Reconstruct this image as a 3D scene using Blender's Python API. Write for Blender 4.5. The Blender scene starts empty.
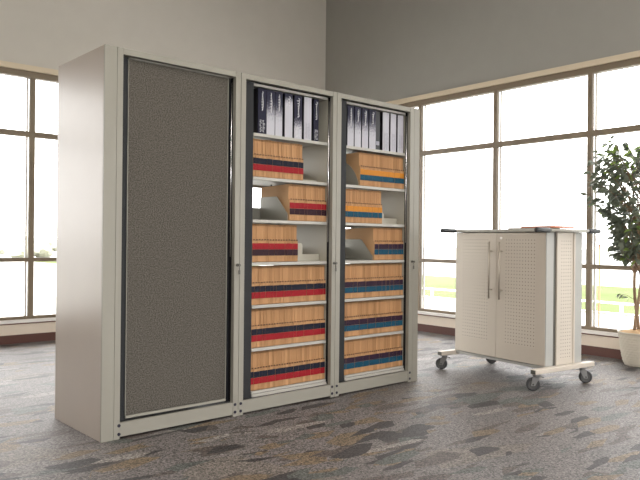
import bpy, bmesh, math, random
from mathutils import Vector, Matrix
random.seed(7)
PI = math.pi
scene = bpy.context.scene
COL = scene.collection
CAM_H = 1.03
YAW = 0.8663

# ------------------------------------------------------------------ materials
def lin(r, g, b):
    f = lambda c: (c / 255 / 12.92) if c / 255 <= 0.04045 else ((c / 255 + 0.055) / 1.055) ** 2.4
    return (f(r), f(g), f(b), 1)

def new_mat(name):
    m = bpy.data.materials.new(name)
    m.use_nodes = True
    nt = m.node_tree
    return m, nt, nt.nodes['Principled BSDF']

def plain(name, col, rough=0.5, metal=0.0, spec=0.5, bump=0.0, bscale=200):
    m, nt, b = new_mat(name)
    tc = nt.nodes.new('ShaderNodeTexCoord')
    n = nt.nodes.new('ShaderNodeTexNoise'); n.inputs['Scale'].default_value = 6; n.inputs['Detail'].default_value = 4
    nt.links.new(tc.outputs['Object'], n.inputs['Vector'])
    mix = nt.nodes.new('ShaderNodeMix'); mix.data_type = 'RGBA'
    mix.inputs[6].default_value = tuple(c * 0.96 for c in col[:3]) + (1,)
    mix.inputs[7].default_value = tuple(min(1, c * 1.04) for c in col[:3]) + (1,)
    nt.links.new(n.outputs['Fac'], mix.inputs[0])
    nt.links.new(mix.outputs[2], b.inputs['Base Color'])
    b.inputs['Roughness'].default_value = rough
    b.inputs['Metallic'].default_value = metal
    b.inputs['Specular IOR Level'].default_value = spec
    if bump:
        n2 = nt.nodes.new('ShaderNodeTexNoise'); n2.inputs['Scale'].default_value = bscale
        nt.links.new(tc.outputs['Object'], n2.inputs['Vector'])
        bp = nt.nodes.new('ShaderNodeBump'); bp.inputs['Strength'].default_value = bump; bp.inputs['Distance'].default_value = 0.002
        nt.links.new(n2.outputs['Fac'], bp.inputs['Height']); nt.links.new(bp.outputs['Normal'], b.inputs['Normal'])
    return m

M = {}
M['wall_l'] = plain('wall_paint_lit', (0.57, 0.54, 0.495, 1), 0.85, bump=0.15)
M['wall_r'] = plain('wall_paint_shaded', (0.33, 0.32, 0.295, 1), 0.85, bump=0.15)  # same paint as the left wall, darkened: dimmer light put into the colour
M['ceiling'] = plain('ceiling_paint', (0.62, 0.60, 0.56, 1), 0.9)
M['cream_trim'] = plain('cream_trim', (0.66, 0.56, 0.42, 1), 0.5)
M['cream_panel'] = plain('cream_panel', (0.72, 0.63, 0.53, 1), 0.5)
M['bronze'] = plain('bronze_aluminium', (0.20, 0.155, 0.105, 1), 0.45)
M['stop'] = plain('glazing_stop', (0.75, 0.73, 0.68, 1), 0.4)
M['sill'] = plain('white_sill', (0.8, 0.77, 0.74, 1), 0.35)
M['redwood'] = plain('redwood_strip', (0.16, 0.045, 0.03, 1), 0.4)
M['base'] = plain('brown_baseboard', (0.105, 0.042, 0.032, 1), 0.5)
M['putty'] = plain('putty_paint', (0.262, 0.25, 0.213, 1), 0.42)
M['putty_side'] = plain('putty_satin_lit_side', (0.335, 0.285, 0.24, 1), 0.28, 0.03)  # putty made lighter and warmer: light on the left end put into its colour
M['shelf'] = plain('shelf_paint', (0.40, 0.385, 0.35, 1), 0.4)
M['inner'] = plain('carrier_paint', (0.37, 0.35, 0.29, 1), 0.45)
M['divider'] = plain('divider_grey', (0.27, 0.26, 0.225, 1), 0.45, 0.2)
M['black'] = plain('black_seal', (0.010, 0.010, 0.012, 1), 0.6, 0, 0.2)
M['charcoal'] = plain('charcoal_edge', (0.020, 0.021, 0.023, 1), 0.6, 0, 0.25)
M['chrome'] = plain('chrome', (0.8, 0.8, 0.82, 1), 0.18, 1.0)
M['screw'] = plain('screw_blackened', (0.015, 0.013, 0.03, 1), 0.4)
M['lock'] = plain('lock_metal', (0.12, 0.11, 0.10, 1), 0.3, 0.8)
M['band_red'] = plain('label_red', (0.27, 0.012, 0.018, 1), 0.6, 0, 0.15)
M['band_navy'] = plain('label_navy', (0.012, 0.013, 0.024, 1), 0.6, 0, 0.15)
M['band_brown'] = plain('label_dark_brown', (0.032, 0.012, 0.018, 1), 0.6, 0, 0.15)
M['band_purple'] = plain('label_purple', (0.030, 0.014, 0.028, 1), 0.6, 0, 0.15)
M['band_teal'] = plain('label_teal', (0.009, 0.062, 0.105, 1), 0.6, 0, 0.15)
M['band_orange'] = plain('label_orange', (0.52, 0.21, 0.03, 1), 0.6, 0, 0.15)
M['tick'] = plain('folder_tick', (0.11, 0.06, 0.03, 1), 0.6)
M['cart'] = plain('cart_paint', (0.54, 0.485, 0.415, 1), 0.5)
M['cart_top'] = plain('cart_top', (0.40, 0.39, 0.35, 1), 0.4)
M['cart_alu'] = plain('cart_aluminium', (0.37, 0.37, 0.35, 1), 0.5, 0.0)
M['groove'] = plain('cart_groove', (0.10, 0.095, 0.08, 1), 0.5)
M['grip'] = plain('rubber_grip', (0.03, 0.033, 0.036, 1), 0.55, bump=0.3, bscale=60)
M['handle'] = plain('brushed_handle', (0.42, 0.37, 0.31, 1), 0.3, 0.6)
M['rubber'] = plain('caster_rubber', (0.04, 0.04, 0.042, 1), 0.5)
M['hub'] = plain('caster_hub', (0.07, 0.07, 0.07, 1), 0.5)
M['zinc'] = plain('zinc', (0.26, 0.26, 0.26, 1), 0.3, 0.7)
M['paper_orange'] = plain('orange_cover', (0.60, 0.22, 0.11, 1), 0.5)
M['paper_grey'] = plain('grey_cover', (0.42, 0.38, 0.34, 1), 0.5)
M['white_paint'] = plain('white_fence', (0.9, 0.9, 0.88, 1), 0.5)
M['orange_wood'] = plain('orange_wood', (0.36, 0.22, 0.13, 1), 1.0, 0, 0.0)
M['bark'] = plain('bark', (0.26, 0.175, 0.11, 1), 0.8, bump=0.8, bscale=50)
M['basket'] = plain('white_wicker', (0.50, 0.46, 0.385, 1), 0.7, bump=0.4, bscale=90)
M['moss'] = plain('dry_moss', (0.50, 0.34, 0.19, 1), 0.95, bump=1.0, bscale=70)
M['binder_black'] = plain('binder_black', (0.008, 0.008, 0.011, 1), 0.4)
M['letter'] = plain('silver_lettering', (0.62, 0.62, 0.64, 1), 0.5)
M['letter_dim'] = plain('grey_lettering', (0.27, 0.27, 0.32, 1), 0.5)
M['navy_spine'] = plain('binder_navy', (0.014, 0.014, 0.032, 1), 0.6, 0, 0.2)

def manila():
    m, nt, b = new_mat('manila_card')
    oi = nt.nodes.new('ShaderNodeObjectInfo')
    r = nt.nodes.new('ShaderNodeValToRGB')
    r.color_ramp.elements[0].color = (0.44, 0.25, 0.115, 1); r.color_ramp.elements[1].color = (0.60, 0.36, 0.185, 1)
    nt.links.new(oi.outputs['Random'], r.inputs['Fac'])
    nt.links.new(r.outputs['Color'], b.inputs['Base Color'])
    b.inputs['Roughness'].default_value = 0.7
    return m
M['manila'] = manila()

def fabric():
    m, nt, b = new_mat('tackable_fabric')
    tc = nt.nodes.new('ShaderNodeTexCoord')
    n = nt.nodes.new('ShaderNodeTexNoise'); n.inputs['Scale'].default_value = 165; n.inputs['Detail'].default_value = 1.0
    v = nt.nodes.new('ShaderNodeTexVoronoi'); v.inputs['Scale'].default_value = 85
    nt.links.new(tc.outputs['Object'], n.inputs['Vector']); nt.links.new(tc.outputs['Object'], v.inputs['Vector'])
    r = nt.nodes.new('ShaderNodeValToRGB')
    e = r.color_ramp.elements
    e[0].position = 0.34; e[0].color = (0.055, 0.050, 0.043, 1)
    e[1].position = 0.66; e[1].color = (0.135, 0.123, 0.106, 1)
    nt.links.new(n.outputs['Fac'], r.inputs['Fac'])
    nt.links.new(r.outputs['Color'], b.inputs['Base Color'])
    b.inputs['Roughness'].default_value = 0.95; b.inputs['Specular IOR Level'].default_value = 0.1
    bp = nt.nodes.new('ShaderNodeBump'); bp.inputs['Strength'].default_value = 0.3; bp.inputs['Distance'].default_value = 0.002
    nt.links.new(v.outputs['Distance'], bp.inputs['Height']); nt.links.new(bp.outputs['Normal'], b.inputs['Normal'])
    return m
M['fabric'] = fabric()

def spine_mat(name, z_mid, soft, dense=1.0):
    """printed paper spine: deep navy at the head breaking up into a white halftone at the foot; object z runs 0..0.28"""
    m, nt, b = new_mat(name)
    tc = nt.nodes.new('ShaderNodeTexCoord')
    sep = nt.nodes.new('ShaderNodeSeparateXYZ'); nt.links.new(tc.outputs['Object'], sep.inputs[0])
    mr = nt.nodes.new('ShaderNodeMapRange')
    mr.inputs['From Min'].default_value = z_mid + soft; mr.inputs['From Max'].default_value = z_mid - soft
    nt.links.new(sep.outputs['Z'], mr.inputs['Value'])
    n = nt.nodes.new('ShaderNodeTexNoise'); n.inputs['Scale'].default_value = 170; n.inputs['Detail'].default_value = 2
    nt.links.new(tc.outputs['Object'], n.inputs['Vector'])
    a = nt.nodes.new('ShaderNodeMath'); a.operation = 'ADD'
    nt.links.new(mr.outputs['Result'], a.inputs[0]); nt.links.new(n.outputs['Fac'], a.inputs[1])
    r = nt.nodes.new('ShaderNodeValToRGB')
    e = r.color_ramp.elements
    e[0].position = 0.80; e[0].color = (0.016, 0.016, 0.038, 1)
    e[1].position = 1.0; e[1].color = (0.45, 0.45, 0.50, 1)
    sub = nt.nodes.new('ShaderNodeMath'); sub.operation = 'MULTIPLY'; sub.inputs[1].default_value = 0.9
    nt.links.new(a.outputs[0], sub.inputs[0]); nt.links.new(sub.outputs[0], r.inputs['Fac'])
    nt.links.new(r.outputs['Color'], b.inputs['Base Color'])
    b.inputs['Roughness'].default_value = 0.55; b.inputs['Specular IOR Level'].default_value = 0.25
    return m
M['spine_half'] = spine_mat('spine_halftone', 0.145, 0.16)
M['spine_low'] = spine_mat('spine_halftone_low', 0.09, 0.12)
M['spine_high'] = spine_mat('spine_halftone_high', 0.235, 0.07)
M['spine_white'] = spine_mat('spine_pale', 0.30, 0.08)

def perforated():
    m, nt, b = new_mat('perforated_sheet')
    # holes on a square grid: object Y/Z coordinates (doors) or X/Z (side)
    tc = nt.nodes.new('ShaderNodeTexCoord')
    at = nt.nodes.new('ShaderNodeUVMap')
    mp = nt.nodes.new('ShaderNodeVectorMath'); mp.operation = 'FRACTION'
    nt.links.new(at.outputs['UV'], mp.inputs[0])
    d = nt.nodes.new('ShaderNodeVectorMath'); d.operation = 'DISTANCE'; d.inputs[1].default_value = (0.5, 0.5, 0)
    nt.links.new(mp.outputs[0], d.inputs[0])
    r = nt.nodes.new('ShaderNodeMapRange'); r.inputs['From Min'].default_value = 0.11; r.inputs['From Max'].default_value = 0.19
    nt.links.new(d.outputs['Value'], r.inputs['Value'])
    mix = nt.nodes.new('ShaderNodeMix'); mix.data_type = 'RGBA'
    mix.inputs[6].default_value = (0.16, 0.13, 0.10, 1); mix.inputs[7].default_value = (0.555, 0.50, 0.43, 1)
    nt.links.new(r.outputs['Result'], mix.inputs[0]); nt.links.new(mix.outputs[2], b.inputs['Base Color'])
    b.inputs['Roughness'].default_value = 0.5
    return m
M['perf'] = perforated()

def leaf_mat(name, c1, c2):
    m, nt, b = new_mat(name)
    tc = nt.nodes.new('ShaderNodeTexCoord')
    n = nt.nodes.new('ShaderNodeTexNoise'); n.inputs['Scale'].default_value = 9
    nt.links.new(tc.outputs['Object'], n.inputs['Vector'])
    r = nt.nodes.new('ShaderNodeValToRGB')
    r.color_ramp.elements[0].position = 0.35; r.color_ramp.elements[0].color = c1
    r.color_ramp.elements[1].position = 0.68; r.color_ramp.elements[1].color = c2
    nt.links.new(n.outputs['Fac'], r.inputs['Fac'])
    nt.links.new(r.outputs['Color'], b.inputs['Base Color'])
    b.inputs['Roughness'].default_value = 0.4
    tr = nt.nodes.new('ShaderNodeBsdfTranslucent'); nt.links.new(r.outputs['Color'], tr.inputs['Color'])
    mx = nt.nodes.new('ShaderNodeMixShader'); mx.inputs[0].default_value = 0.3
    out = nt.nodes['Material Output']
    nt.links.new(b.outputs[0], mx.inputs[1]); nt.links.new(tr.outputs[0], mx.inputs[2]); nt.links.new(mx.outputs[0], out.inputs['Surface'])
    return m
M['leaf'] = leaf_mat('ficus_leaf', (0.11, 0.13, 0.095, 1), (0.20, 0.225, 0.165, 1))
M['leaf_lit'] = leaf_mat('ficus_lit_leaf', (0.16, 0.26, 0.05, 1), (0.30, 0.42, 0.10, 1))  # leaves catching the light, their brightness painted as a yellow-green colour

def glass():
    m = bpy.data.materials.new('window_glass'); m.use_nodes = True
    nt = m.node_tree; nt.nodes.clear()
    o = nt.nodes.new('ShaderNodeOutputMaterial'); t = nt.nodes.new('ShaderNodeBsdfTransparent'); g = nt.nodes.new('ShaderNodeBsdfGlossy')
    g.inputs['Roughness'].default_value = 0.02
    fr = nt.nodes.new('ShaderNodeFresnel'); fr.inputs['IOR'].default_value = 1.25
    mx = nt.nodes.new('ShaderNodeMixShader')
    nt.links.new(fr.outputs[0], mx.inputs[0]); nt.links.new(t.outputs[0], mx.inputs[1]); nt.links.new(g.outputs[0], mx.inputs[2])
    nt.links.new(mx.outputs[0], o.inputs['Surface'])
    return m
M['glass'] = glass()

def carpet():
    m, nt, b = new_mat('patterned_carpet')
    L = nt.links.new
    tc = nt.nodes.new('ShaderNodeTexCoord')
    def layer(rot, sx, sy, scale, seedoff, lo, stops):
        mp = nt.nodes.new('ShaderNodeMapping'); mp.inputs['Rotation'].default_value = (0, 0, rot)
        mp.inputs['Scale'].default_value = (sx, sy, 1); mp.inputs['Location'].default_value = (seedoff, seedoff * 1.7, 0)
        L(tc.outputs['Object'], mp.inputs['Vector'])
        v = nt.nodes.new('ShaderNodeTexVoronoi'); v.inputs['Scale'].default_value = scale; v.voronoi_dimensions = '2D'
        v.inputs['Randomness'].default_value = 1.0
        L(mp.outputs[0], v.inputs['Vector'])
        sc = nt.nodes.new('ShaderNodeSeparateColor'); L(v.outputs['Color'], sc.inputs[0])
        r = nt.nodes.new('ShaderNodeValToRGB'); r.color_ramp.interpolation = 'CONSTANT'
        el = r.color_ramp.elements
        el[0].position = 0; el[0].color = stops[0][1]
        el[1].position = stops[1][0]; el[1].color = stops[1][1]
        for p, c in stops[2:]:
            e = el.new(p); e.color = c
        L(sc.outputs[0], r.inputs['Fac'])
        # mask: only some cells show
        gt = nt.nodes.new('ShaderNodeMath'); gt.operation = 'GREATER_THAN'; gt.inputs[1].default_value = lo
        L(sc.outputs[1], gt.inputs[0])
        return r.outputs['Color'], gt.outputs[0]
    base = (0.080, 0.072, 0.069, 1)
    tan = (0.086, 0.064, 0.042, 1); brown = (0.050, 0.041, 0.037, 1); dark = (0.023, 0.021, 0.021, 1); slate = (0.050, 0.053, 0.049, 1); pale = (0.12, 0.11, 0.10, 1)
    c1, m1 = layer(0.5, 1.0, 3.0, 4.2, 3.1, 0.62, [(0, tan), (0.22, slate), (0.45, dark), (0.62, brown), (0.8, pale)])
    c2, m2 = layer(-0.9, 1.0, 3.4, 4.6, 8.3, 0.66, [(0, dark), (0.3, brown), (0.5, tan), (0.75, slate)])
    c3, m3 = layer(1.45, 1.0, 1.7, 2.2, 14.9, 0.55, [(0, (0.085, 0.077, 0.073, 1)), (0.4, (0.075, 0.069, 0.067, 1)), (0.7, (0.088, 0.077, 0.068, 1))])
    def mixn(a, bb, f):
        mx = nt.nodes.new('ShaderNodeMix'); mx.data_type = 'RGBA'
        if isinstance(a, tuple): mx.inputs[6].default_value = a
        else: L(a, mx.inputs[6])
        L(bb, mx.inputs[7]); L(f, mx.inputs[0])
        return mx.outputs[2], mx
    c4, m4 = layer(2.3, 1.0, 2.6, 3.4, 5.7, 0.5, [(0, base), (0.5, base)])
    c5, m5 = layer(-0.2, 1.0, 2.6, 3.6, 21.3, 0.5, [(0, base), (0.5, base)])
    c6, m6 = layer(0.1, 1.0, 3.4, 4.2, 33.1, 0.70, [(0, brown), (0.35, dark), (0.6, tan), (0.8, brown)])
    def both(a, c):
        mm = nt.nodes.new('ShaderNodeMath'); mm.operation = 'MULTIPLY'; L(a, mm.inputs[0]); L(c, mm.inputs[1]); return mm.outputs[0]
    o, _ = mixn(base, c3, m3); o, _ = mixn(o, c6, both(m6, m4)); o, _ = mixn(o, c1, both(m1, m4)); o, _ = mixn(o, c2, both(m2, m5))
    # heather speckle
    n = nt.nodes.new('ShaderNodeTexNoise'); n.inputs['Scale'].default_value = 75; n.inputs['Detail'].default_value = 5; n.inputs['Roughness'].default_value = 0.85
    L(tc.outputs['Object'], n.inputs['Vector'])
    mr = nt.nodes.new('ShaderNodeMapRange'); mr.inputs['From Min'].default_value = 0.3; mr.inputs['From Max'].default_value = 0.7
    mr.inputs['To Min'].default_value = 0.6; mr.inputs['To Max'].default_value = 2.6
    L(n.outputs['Fac'], mr.inputs['Value'])
    vo = nt.nodes.new('ShaderNodeTexVoronoi'); vo.inputs['Scale'].default_value = 150; vo.voronoi_dimensions = '2D'; L(tc.outputs['Object'], vo.inputs['Vector'])
    so = nt.nodes.new('ShaderNodeSeparateColor'); L(vo.outputs['Color'], so.inputs[0])
    m2r = nt.nodes.new('ShaderNodeMapRange'); m2r.inputs['To Min'].default_value = 0.35; m2r.inputs['To Max'].default_value = 1.65; L(so.outputs[0], m2r.inputs['Value'])
    mu = nt.nodes.new('ShaderNodeMath'); mu.operation = 'MULTIPLY'; L(mr.outputs[0], mu.inputs[0]); L(m2r.outputs[0], mu.inputs[1])
    vm = nt.nodes.new('ShaderNodeVectorMath'); vm.operation = 'SCALE'; L(o, vm.inputs[0]); L(mu.outputs[0], vm.inputs['Scale'])
    L(vm.outputs[0], b.inputs['Base Color'])
    b.inputs['Roughness'].default_value = 0.6; b.inputs['Specular IOR Level'].default_value = 0.4
    bp = nt.nodes.new('ShaderNodeBump'); bp.inputs['Strength'].default_value = 0.4; bp.inputs['Distance'].default_value = 0.003
    L(n.outputs['Fac'], bp.inputs['Height']); L(bp.outputs['Normal'], b.inputs['Normal'])
    return m
M['carpet'] = carpet()

def ground_mat(name, c1, c2, s):
    m, nt, b = new_mat(name)
    tc = nt.nodes.new('ShaderNodeTexCoord')
    n = nt.nodes.new('ShaderNodeTexNoise'); n.inputs['Scale'].default_value = s; n.inputs['Detail'].default_value = 6
    nt.links.new(tc.outputs['Object'], n.inputs['Vector'])
    r = nt.nodes.new('ShaderNodeValToRGB'); r.color_ramp.elements[0].position = 0.35; r.color_ramp.elements[1].position = 0.65
    r.color_ramp.elements[0].color = c1; r.color_ramp.elements[1].color = c2
    nt.links.new(n.outputs['Fac'], r.inputs['Fac']); nt.links.new(r.outputs['Color'], b.inputs['Base Color'])
    b.inputs['Roughness'].default_value = 1.0; b.inputs['Specular IOR Level'].default_value = 0.0
    return m
M['grass'] = ground_mat('pale_grass', (0.054, 0.066, 0.030, 1), (0.066, 0.076, 0.040, 1), 0.35)
M['paving'] = ground_mat('pale_concrete', (0.22, 0.22, 0.21, 1), (0.26, 0.26, 0.25, 1), 0.3)
M['far_tree'] = ground_mat('hazy_far_foliage', (0.24, 0.24, 0.17, 1), (0.30, 0.30, 0.25, 1), 0.8)  # distance haze put into the pale foliage colour

# ------------------------------------------------------------------ mesh helpers
class MB:
    def __init__(self, off=(0, 0, 0)):
        self.bm = bmesh.new(); self.off = Vector(off)
    def box(self, x0, x1, y0, y1, z0, z1, bev=0.0, seg=1, rot=None, mi=0):
        vs = [self.bm.verts.new((x, y, z)) for x in (x0, x1) for y in (y0, y1) for z in (z0, z1)]
        F = [(0, 1, 3, 2), (4, 6, 7, 5), (0, 4, 5, 1), (2, 3, 7, 6), (0, 2, 6, 4), (1, 5, 7, 3)]
        fs = [self.bm.faces.new([vs[i] for i in f]) for f in F]
        for f in fs: f.material_index = mi
        if bev:
            es = list({e for f in fs for e in f.edges})
            r = bmesh.ops.bevel(self.bm, geom=es, offset=bev, segments=seg, affect='EDGES', profile=0.5)
            for f in r['faces']: f.material_index = mi
            vs = list({v for f in r['faces'] for v in f.verts} | {v for v in vs if v.is_valid})
        if rot:
            bmesh.ops.transform(self.bm, matrix=rot, verts=vs)
        return vs
    def cyl(self, p0, p1, r0, r1=None, n=16, cap=True):
        r1 = r0 if r1 is None else r1
        p0, p1 = Vector(p0), Vector(p1); d = (p1 - p0).normalized()
        a = d.orthogonal().normalized(); b = d.cross(a)
        A = []; B = []
        for i in range(n):
            t = 2 * PI * i / n; o = a * math.cos(t) + b * math.sin(t)
            A.append(self.bm.verts.new(p0 + o * r0)); B.append(self.bm.verts.new(p1 + o * r1))
        for i in range(n):
            j = (i + 1) % n; self.bm.faces.new((A[i], A[j], B[j], B[i])).smooth = True
        if cap:
            self.bm.faces.new(A[::-1]); self.bm.faces.new(B)
    def tube(self, pts, rad, n=8):
        pts = [Vector(p) for p in pts]
        rads = rad if isinstance(rad, (list, tuple)) else [rad] * len(pts)
        rings = []; ref = None
        for i, p in enumerate(pts):
            d = (pts[min(i + 1, len(pts) - 1)] - pts[max(i - 1, 0)]).normalized()
            if ref is None: ref = d.orthogonal().normalized()
            ref = (ref - d * ref.dot(d)).normalized(); b = d.cross(ref)
            rings.append([self.bm.verts.new(p + (ref * math.cos(2 * PI * k / n) + b * math.sin(2 * PI * k / n)) * rads[i]) for k in range(n)])
        for A, B in zip(rings, rings[1:]):
            for k in range(n):
                self.bm.faces.new((A[k], A[(k + 1) % n], B[(k + 1) % n], B[k])).smooth = True
        self.bm.faces.new(rings[0][::-1]); self.bm.faces.new(rings[-1])
    def prism(self, poly, f, t):
        """poly in 2D, f(a,b,s)->3D, s in (0,t)"""
        A = [self.bm.verts.new(f(a, b, 0)) for a, b in poly]; B = [self.bm.verts.new(f(a, b, t)) for a, b in poly]
        self.bm.faces.new(A); self.bm.faces.new(B[::-1])
        for i in range(len(poly)):
            j = (i + 1) % len(poly); self.bm.faces.new((A[i], B[i], B[j], A[j]))
    def build(self, name, mat, parent=None, loc=None, rz=None, props=None):
        bm = self.bm
        if self.off.length: bmesh.ops.translate(bm, verts=bm.verts, vec=-self.off)
        bmesh.ops.recalc_face_normals(bm, faces=bm.faces)
        me = bpy.data.meshes.new(name); bm.to_mesh(me); bm.free()
        for mm in (mat if isinstance(mat, (list, tuple)) else [mat]): me.materials.append(mm)
        o = bpy.data.objects.new(name, me); COL.objects.link(o)
        if parent: o.parent = parent
        if loc is not None: o.location = loc
        if rz is not None: o.rotation_euler = (0, 0, rz)
        if props: tag(o, *props)
        return o

def tag(o, label=None, cat=None, group=None, kind=None):
    if label: o['label'] = label
    if cat: o['category'] = cat
    if group: o['group'] = group
    if kind: o['kind'] = kind
    return o

def empty(name, loc, rz=0, label=None, cat=None, group=None):
    o = bpy.data.objects.new(name, None); COL.objects.link(o); o.empty_display_size = 0.1
    o.location = loc; o.rotation_euler = (0, 0, rz)
    return tag(o, label, cat, group)

def copy_tree(o, parent=None):
    c = o.copy(); COL.objects.link(c)
    if parent: c.parent = parent
    for ch in list(o.children): copy_tree(ch, c)
    return c

def struct(name, mb, mat, parent=None, **k):
    o = mb.build(name, mat, parent, **k)
    if not parent: o['kind'] = 'structure'
    return o

# ------------------------------------------------------------------ room shell
WX, WY = 6.016, 6.999           # right wall plane, left wall plane
X0, Y0, ZC = -4.5, -4.0, 4.6
Z = dict(cream=(2.664, 2.7165), head=(2.604, 2.664), tr=(2.0207, 2.0739), mid=(0.7928, 0.8329), bot=(0.2292, 0.2586), sill=(0.196, 0.2292), strip=(0.186, 0.196), base=(0, 0.0836))
T = 0.16                        # wall thickness

b = MB(); b.box(X0 - T, WX + T, Y0 - T, WY + T, -0.1, 0)
struct('floor', b, M['carpet'])
b = MB(); b.box(X0 - T, WX + T, Y0 - T, WY + T, ZC, ZC + 0.1)
struct('ceiling', b, M['ceiling'])
# left wall (facing the camera's left), opening z 0.2292..2.664
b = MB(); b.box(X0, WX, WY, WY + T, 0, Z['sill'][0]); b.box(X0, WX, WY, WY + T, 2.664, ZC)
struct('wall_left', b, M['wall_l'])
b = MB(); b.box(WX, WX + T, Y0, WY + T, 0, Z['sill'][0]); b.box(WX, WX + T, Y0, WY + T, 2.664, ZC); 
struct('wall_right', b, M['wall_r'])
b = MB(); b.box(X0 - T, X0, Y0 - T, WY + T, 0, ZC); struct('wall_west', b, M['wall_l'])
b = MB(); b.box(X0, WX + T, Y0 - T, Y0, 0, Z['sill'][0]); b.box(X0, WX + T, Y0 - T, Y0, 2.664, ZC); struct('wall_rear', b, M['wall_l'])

def wallpieces(side, n0):
    """window band along a wall. L: coordinate along wall, inward normal towards the room"""
    def bx(mb, l0, l1, i0, i1, z0, z1, bev=0):     # i: distance inwards (+room, -outside)
        if side == 'left': mb.box(l0, l1, WY - i1, WY - i0, z0, z1, bev)
        elif side == 'rear': mb.box(l0, l1, Y0 + i0, Y0 + i1, z0, z1, bev)
        else: mb.box(WX - i1, WX - i0, l0, l1, z0, z1, bev)
    a0, a1 = (Y0, WY) if side == 'right' else (X0, WX)
    n1 = {'left': 1, 'right': 2, 'rear': 9}[side]; nn = ['trim_%d' % (n1 + (2 if side != 'rear' else 1) * k) for k in range(4)]
    b = MB(); bx(b, a0, a1, 0, 0.018, *Z['base']); struct('baseboard_' + side, b, M['base'])
    b = MB(); bx(b, a0, a1, 0, 0.008, 0.0836, 0.186); struct(nn[0], b, M['cream_panel'])
    b = MB(); bx(b, a0, a1, 0, 0.014, *Z['strip']); struct(nn[1], b, M['redwood'])
    b = MB(); bx(b, a0, a1, -0.10, 0.03, *Z['sill'], 0.003); struct(nn[2], b, M['sill'])
    b = MB(); bx(b, a0, a1, 0, 0.03, *Z['cream']); struct(nn[3], b, M['cream_trim'])
    ms = [2.214 + 1.03 * k for k in range(-6, 4)] if side != 'right' else [3.236 + 1.024 * k for k in range(-7, 4)]
    ms = [m for m in ms if a0 + 0.1 < m < a1 - 0.1]
    if side == 'right': ms = [4.278 if abs(m - 4.26) < 0.02 else 5.316 if abs(m - 5.284) < 0.02 else m for m in ms]
    root = empty('window_' + str(n0), (0, 0, 0)); root['kind'] = 'structure'
    b = MB()
    bx(b, a0, a1, -0.07, 0.0, *Z['head']); bx(b, a0, a1, -0.07, 0.0, *Z['bot'])
    hw = 0.023
    edges = [a0] + ms + [a1]
    for l, h in zip(edges, edges[1:]):
        bx(b, l + (hw if l != a0 else 0), h - (hw if h != a1 else 0), -0.05, 0.0, *Z['tr'])
        bx(b, l + (hw if l != a0 else 0), h - (hw if h != a1 else 0), -0.05, 0.0, *Z['mid'])
    for m_ in ms: bx(b, m_ - hw, m_ + hw, -0.025, 0.0, Z['bot'][1], Z['head'][0])
    b.build('window_frame', M['bronze'], root)
    b = MB()
    for m_ in ms:
        for s in (-1, 1):
            l = m_ + s * (hw - 0.004)
            bx(b, l - 0.003, l + 0.003, -0.045, -0.0255, Z['bot'][1], Z['head'][0])
            l = m_ + s * (hw + 0.012)
            bx(b, l - 0.008, l + 0.008, -0.066, -0.046, Z['bot'][1], Z['head'][0])
    b.build('glazing_stop', M['stop'], root)
    for l, h in zip(edges, edges[1:]):
        b = MB(); bx(b, l, h, -0.062, -0.057, Z['bot'][1], Z['head'][0]); b.build('window_pane', M['glass'], root)
wallpieces('left', 1)
wallpieces('right', 2)
wallpieces('rear', 3)  # added window band behind the camera, unseen, to light the cabinet fronts

# ------------------------------------------------------------------ rotary filing cabinets
CP = Vector((1.4061, 3.3407, 0)); CR = 0.024
CU = Vector((math.cos(CR), math.sin(CR), 0)); CN = Vector((-CU.y, CU.x, 0))
def cw(u, d, z=0): return CP + CU * u + CN * d + Vector((0, 0, z))
TOP, DEP = 2.009, 0.6175
SH = [1.676, 1.412, 1.153, 0.894, 0.634, 0.374, 0.116]     # shelf tops

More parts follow.
